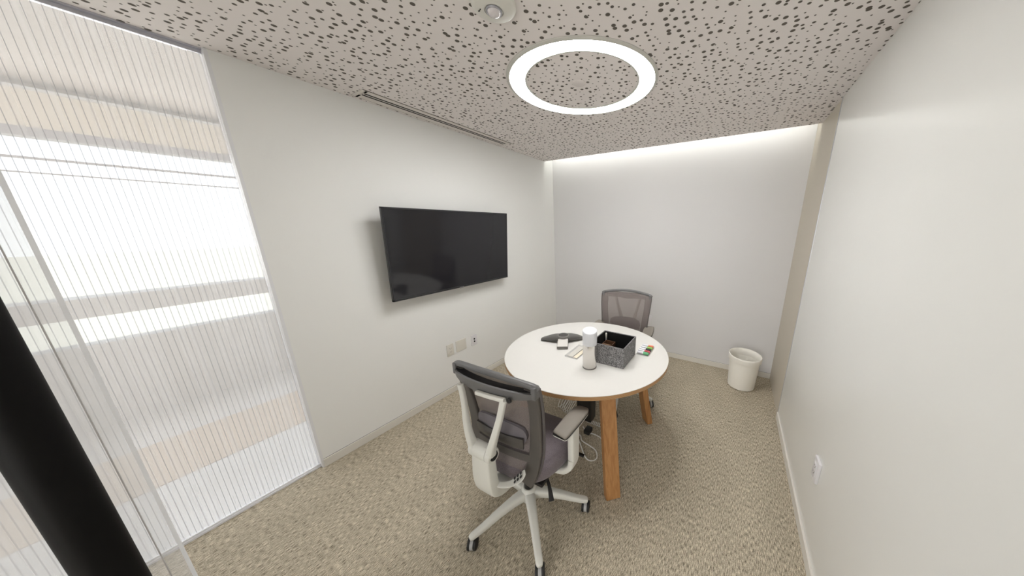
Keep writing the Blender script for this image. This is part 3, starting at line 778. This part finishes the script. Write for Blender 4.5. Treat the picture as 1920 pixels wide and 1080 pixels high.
bm = bmesh.new(); wedge(bm, .040, .149, .038, .036, .0230, .0395, .0255, Mx); obj('keypad', bm, M['phone_light'], t, smooth=False)
lathe('speaker', [(0, .056), (.042, .056), (.046, .054), (.050, .044), (.048, .02), (0, .02)], M['phone_grey'], t, 48)
lathe('grille', [(0, .0575), (.034, .0575), (.038, .056), (.038, .05), (0, .05)], M['grille'], t, 48)

# clear tray with paper strips
t = empty('acrylic_tray', 'clear flat acrylic holder lying between the phone and the steel canister', 'tray', (-.905, 1.575, TZ), 0)
bm = bmesh.new(); add_box(bm, -.050, .050, -.10, .10, 0, .0025)
for (x0, x1, y0, y1) in ((-.050, .050, -.10, -.098), (-.050, .050, .098, .10), (-.050, -.048, -.10, .10), (.048, .050, -.10, .10)): add_box(bm, x0, x1, y0, y1, .0025, .012)
obj('tray_body', bm, M['clear'], t, smooth=False)
tp = tag(box('paper_slip', -.942, -.900, 1.49, 1.66, TZ + .003, TZ + .005, M['paper']), 'grey paper slip lying in the clear holder, on its left side', 'paper')
tp = tag(box('paper_slip', -.893, -.864, 1.485, 1.66, TZ + .003, TZ + .0055, M['cream']), 'cream paper slip lying in the clear holder, nearest the steel canister', 'paper')

# marker set in a clear case at the right of the box
t = tag(box('marker_case', -.530, -.440, 1.750, 1.935, TZ, TZ + .003, M['clear']), 'clear case holding coloured markers at the right of the grey woven box', 'case')
mk = [('black', 'black capped whiteboard marker lying in the clear case', 1.822, .0), ('orange', 'orange capped whiteboard marker lying in the clear case, farthest from the camera', 1.890, .0),
      ('lime', 'lime green capped whiteboard marker lying in the clear case', 1.856, .0),
      ('red', 'red capped whiteboard marker lying in the clear case', 1.790, .0), ('green', 'dark green capped whiteboard marker lying in the clear case, nearest the camera', 1.760, .0)]
for i, (c, lb, y, dz) in enumerate(mk):
    e_ = empty('marker', lb, 'marker', (-.526, y + .012, TZ + .003 + .0102), 0, 'whiteboard markers in the clear case')
    rot = Matrix.Rotation(pi / 2, 4, 'Y')
    lathe('barrel', [(0, 0), (.0092, .0), (.0092, .050), (0, .050)], M['cap_white'], e_, 20, M=rot)
    lathe('cap', [(0, .045), (.0102, .045), (.0102, .078), (.0085, .082), (0, .082)], M['cap_' + c], e_, 20, M=rot)

# ------------------------------------------------------------------ cords under the table
def cord(name, pts, r, m, label, cat='cord'):
    bm = bmesh.new(); add_sweep(bm, smooth_path(pts, 8), (r * 2, r * 2), e=2, n=10)
    return tag(obj(name, bm, m), label, cat)
cord('extension_cord', [(-.97, 1.62, .005), (-.90, 1.60, .005), (-.862, 1.560, .005), (-.79, 1.545, .005), (-.735, 1.530, .005), (-.704, 1.500, .005), (-.690, 1.462, .005), (-.706, 1.432, .005), (-.742, 1.424, .005), (-.785, 1.450, .005), (-.835, 1.500, .009), (-.885, 1.545, .013), (-.93, 1.57, .006)], .0045, M['cord'], 'white cord lying in a loop on the carpet beside the near oak leg')
cord('extension_cord', [(-.93, 1.70, .005), (-.87, 1.655, .005), (-.82, 1.665, .005), (-.76, 1.66, .005), (-.70, 1.63, .005), (-.64, 1.63, .005)], .0045, M['cord'], 'white cord running straight behind the near oak leg')
pts = []
for i in range(90):
    a = i / 90 * 2 * pi * 15; pts.append((-.93 + .22 * i / 90, 1.765 + .014 * cos(a), .020 + .014 * sin(a)))
bm = bmesh.new(); add_sweep(bm, pts, (.006, .006), e=2, n=8); tag(obj('coiled_cord', bm, M['cord']), 'tightly coiled white cord on the carpet under the table', 'cord')
pts = []
for i in range(160):
    a = i / 160 * 2 * pi * 7; q = 1 + .25 * sin(i * .31); pts.append((-1.22 + .15 * i / 160 + .02 * sin(a), 1.80 + .055 * q * cos(a), .075 + .058 * q * sin(a)))
bm = bmesh.new(); add_sweep(bm, pts, (.006, .006), e=2, n=8); tag(obj('cable_bundle', bm, M['cord']), 'bundle of looped pale cables on the carpet under the table', 'cables')
tag(box('power_adapter', -.885, -.835, 1.625, 1.69, 0.0105, .045, M['black'], bev=.004), 'small black power adapter on the carpet under the table', 'adapter')
